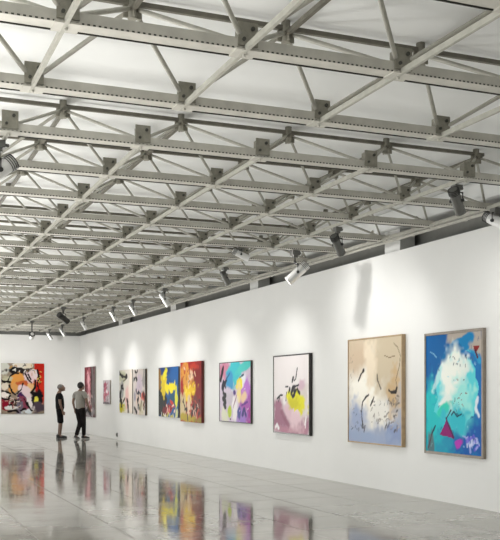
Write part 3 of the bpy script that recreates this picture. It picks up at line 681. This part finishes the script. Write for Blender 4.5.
def shoe(parent, ankle, heading, pitch, m, sole_m, label=None):
    """foot pointing along heading (radians from +y), toe down by pitch"""
    R = Matrix.Translation(ankle) @ Matrix.Rotation(heading, 4, 'Z') @ Matrix.Rotation(pitch, 4, 'X')
    bm = bmesh.new(); prof = [(-.075, .030, .075), (-.06, .036, .085), (-.01, .038, .095), (.05, .042, .066), (.11, .048, .050), (.16, .044, .042), (.19, .026, .028)]
    rings = []
    for y, hw, hh in prof:
        rings.append([bm.verts.new(R @ Vector((hw * math.cos(a) * (1 if math.sin(a) < .2 else .85), y, -.06 + max(0, hh * math.sin(a)) if math.sin(a) > 0 else -.06))) for a in [2 * PI * k / 14 for k in range(14)]])
    for p, q in zip(rings, rings[1:]):
        for k in range(14): bm.faces.new((p[k], p[(k + 1) % 14], q[(k + 1) % 14], q[k])).smooth = True
    bm.faces.new(rings[0][::-1]); bm.faces.new(rings[-1])
    o = link('shoe', bm, m, parent)
    bm = bmesh.new(); up, dn = [], []
    out = [(0, -.082), (.034, -.07), (.04, 0), (.046, .07), (.05, .12), (.044, .17), (.02, .198), (-.02, .198), (-.044, .17), (-.05, .12), (-.046, .07), (-.04, 0), (-.034, -.07)]
    for x, y in out: up.append(bm.verts.new(R @ Vector((x, y, -.058)))); dn.append(bm.verts.new(R @ Vector((x, y, -.082))))
    n = len(out); bm.faces.new(up); bm.faces.new(dn[::-1])
    for k in range(n): bm.faces.new((up[k], dn[k], dn[(k + 1) % n], up[(k + 1) % n]))
    link('sole', bm, sole_m, o)

def build_person(loc, rotz, J, label, torso_m, leg_m, leg_name, leg_cut, hair_m, hair, head_yaw, head_pitch, sole_m, sleeve=.6, scale=(1, 1, 1), head_fwd=.03, feet=None):
    root = tag(empty('person', loc, (0, 0, rotz)), label, 'person'); root.scale = scale
    V, E, ix = [], [], {}
    def v(n, p, r): ix[n] = len(V); V.append((*p, r))
    def e(*ns):
        for a_, b_ in zip(ns, ns[1:]): E.append((ix[a_], ix[b_]))
    for n, p, r in (('pel', J['pel'], (.135, .100)), ('wst', J['wst'], (.118, .090)), ('chs', J['chs'], (.140, .100)), ('shm', J['shm'], (.085, .07)), ('nek', J['nek'], .052), ('hd', J['hd'], .055)): v(n, p, r)
    e('pel', 'wst', 'chs', 'shm', 'nek', 'hd')
    for s in 'LR':
        for n, r in (('sh', .056), ('el', .039), ('wr', .026)): v(n + s, J[n + s], r)
        e('shm', 'sh' + s, 'el' + s, 'wr' + s)
        for n, r in (('hp', .088), ('kn', .056), ('cf', .052), ('an', .036)):
            p = J[n + s] if n != 'cf' else tuple(Vector(J['kn' + s]).lerp(Vector(J['an' + s]), .3))
            v(n + s, p, r)
        e('pel', 'hp' + s, 'kn' + s, 'cf' + s, 'an' + s)
    bm = bmesh.new(); add_mesh(bm, skinned(V, E))
    hc = Vector(J['hd']) + Vector((0, head_fwd, .07))
    R = head_bm(bm, hc, head_yaw, head_pitch)
    for s, sg in (('L', -1), ('R', 1)):
        d = Vector(J['wr' + s]) - Vector(J['el' + s]); hand_bm(bm, J['wr' + s], d, (-.25 * sg, 1, 0))
    for s in 'LR':
        an = Vector(J['an' + s]); hd, pt = feet[s]; f = Matrix.Rotation(hd, 3, 'Z') @ Matrix.Rotation(pt, 3, 'X')
        tube(bm, [an, an + f @ Vector((0, .05, -.035)), an + f @ Vector((0, .14, -.045))], [.036, .034, .024], 10)
    finish('body', bm, M_SKIN, root)
    # eyes
    for sg in (-1, 1):
        bm = bmesh.new(); bmesh.ops.create_icosphere(bm, subdivisions=2, radius=.0125, matrix=R @ Matrix.Translation((sg * .03, .078, .012))); link('eye', bm, M_EYE, root, True)
    # hair
    bm = bmesh.new(); hair(bm, R); finish('hair', bm, hair_m, root, .007)
    # shirt
    g = .022; V2, E2 = [], []
    def vv(p, r): V2.append((*p, r)); return len(V2) - 1
    lo = vv(Vector(J['pel']) + Vector((0, 0, -.10)), (.165, .135)); a1 = vv(J['wst'], (.158, .132)); a2 = vv(J['chs'], (.172, .132)); a3 = vv(Vector(J['shm']) + Vector((0, 0, .0)), (.10, .085)); a4 = vv(Vector(J['nek']) + Vector((0, 0, -.035)), .062)
    E2 += [(lo, a1), (a1, a2), (a2, a3), (a3, a4)]
    for s in 'LR':
        sh = Vector(J['sh' + s]); el = Vector(J['el' + s])
        p1 = vv(sh, .078); p2 = vv(sh.lerp(el, .4), .066); p3 = vv(sh.lerp(el, sleeve), .064); E2 += [(a3, p1), (p1, p2), (p2, p3)]
    bm = bmesh.new(); add_mesh(bm, skinned(V2, E2)); finish('shirt', bm, torso_m, root, .010)
    # legwear
    V2, E2 = [], []
    pw = vv(Vector(J['pel']) + Vector((0, 0, .08)), (.140, .108)); pp = vv(J['pel'], (.150, .115)); E2 += [(pw, pp)]
    for s in 'LR':
        hp, kn, an = Vector(J['hp' + s]), Vector(J['kn' + s]), Vector(J['an' + s])
        h1 = vv(hp, .100)
        if leg_cut < 0: k1 = vv(hp.lerp(kn, .5), .088); k2 = vv(hp.lerp(kn, 1.0 + leg_cut * -.08), .086); E2 += [(pp, h1), (h1, k1), (k1, k2)]
        else:
            k1 = vv(kn, .074); k2 = vv(kn.lerp(an, .6), .066); k3 = vv(kn.lerp(an, .97), .062); E2 += [(pp, h1), (h1, k1), (k1, k2), (k2, k3)]
    bm = bmesh.new(); add_mesh(bm, skinned(V2, E2)); finish(leg_name, bm, leg_m, root, .010)
    for s in 'LR': shoe(root, J['an' + s], feet[s][0], feet[s][1], M_SHOE, sole_m)
    return root

def hair_short(bm, R):
    r = bmesh.ops.create_uvsphere(bm, u_segments=24, v_segments=16, radius=1)
    for v in r['verts']:
        x, y, z = v.co; v.co = R @ Vector((x * .079, y * .094 - .010, .022 + z * .102 if z > -.2 else .022 - .02))
def hair_full(bm, R):
    r = bmesh.ops.create_uvsphere(bm, u_segments=24, v_segments=16, radius=1)
    for v in r['verts']:
        x, y, z = v.co; v.co = R @ Vector((x * .090, y * .104 - .022, .024 + z * (.118 if z > 0 else .10)))

JA = dict(pel=(0, 0, .93), wst=(0, .005, 1.08), chs=(0, -.01, 1.26), shm=(0, -.02, 1.39), nek=(0, -.012, 1.47), hd=(0, .005, 1.53),
          shL=(-.175, -.02, 1.385), elL=(-.215, -.02, 1.11), wrL=(-.205, .05, .865), shR=(.175, -.02, 1.385), elR=(.215, -.01, 1.11), wrR=(.205, .06, .865),
          hpL=(-.085, 0, .86), knL=(-.095, .02, .48), anL=(-.10, -.015, .085), hpR=(.085, 0, .86), knR=(.095, .02, .48), anR=(.10, -.005, .085))
build_person((5.60, 29.84, 0), math.radians(-96), JA, 'standing person in black t-shirt and dark knee shorts, seen from the side, looking up', M_TEE, M_SHORTS, 'shorts', -1, M_HAIRG, hair_short, 0, math.radians(14), M_SHOE, feet={'L': (.12, 0), 'R': (-.12, 0)}, scale=(1.08, 1.14, 1.0))
JB = dict(pel=(0, 0, .955), wst=(0, .005, 1.11), chs=(0, .0, 1.30), shm=(0, -.005, 1.435), nek=(0, .005, 1.515), hd=(0, .015, 1.575),
          shL=(-.185, -.01, 1.43), elL=(-.235, -.05, 1.15), wrL=(-.225, .02, .91), shR=(.185, -.01, 1.43), elR=(.225, .03, 1.15), wrR=(.19, .17, .96),
          hpL=(-.088, 0, .88), knL=(-.05, .05, .50), anL=(-.03, -.15, .098), hpR=(.088, 0, .88), knR=(.055, .09, .50), anR=(.02, .14, .085))
build_person((6.07, 28.95, 0), math.radians(-52), JB, 'person in pale grey-beige t-shirt and dark trousers, seen from behind mid-stride', M_BEIGE, M_TROUSER, 'trousers', 1, M_HAIRD, hair_full, math.radians(-15), math.radians(4), M_SOLE, feet={'L': (.1, -.20), 'R': (-.25, .0)}, scale=(1.06, 1.06, 1.0))

FILL_POWER = 230
# ------------------------------------------------------------------ light, camera, colour
wd = bpy.data.worlds.new('overcast_daylight'); SC.world = wd; wd.use_nodes = True
bg = wd.node_tree.nodes['Background']; bg.inputs[0].default_value = (.97, 1.0, 1.0, 1); bg.inputs[1].default_value = 1.35

# added fill lamps, no fixtures, unseen left of the picture, to brighten the roof
def add_roof_fill(x, y, power, tilt):
    ld = bpy.data.lights.new('added_roof_fill', 'AREA'); ld.shape = 'RECTANGLE'; ld.size = 1.6; ld.size_y = 3.0; ld.energy = power; ld.color = (1, .985, .95)
    lo = bpy.data.objects.new('added_roof_fill', ld); COL.objects.link(lo); lo.location = (x, y, .25)
    lo.rotation_euler = Vector((math.sin(math.radians(tilt)), -LEAN, 1)).to_track_quat('-Z', 'Y').to_euler()
LEAN = .75
for j in range(8):
    y = 5.0 + 4 * j
    add_roof_fill(.125 * y - 1.9, y, FILL_POWER, 0)

cam = bpy.data.cameras.new('camera'); co = bpy.data.objects.new('camera', cam); COL.objects.link(co)
co.location = (0, 0, CAM_Z); co.rotation_euler = (PI / 2, 0, -PHI)
cam.sensor_fit = 'AUTO'; cam.sensor_width = 36; cam.lens = F_PX / 540 * 36; cam.shift_y = (HOR - 270) / 540
cam.clip_end = 200
SC.camera = co
SC.view_settings.view_transform = 'Standard'; SC.view_settings.look = 'None'; SC.view_settings.gamma = 1
SC.view_settings.use_curve_mapping = False; SC.view_settings.exposure = 0.14
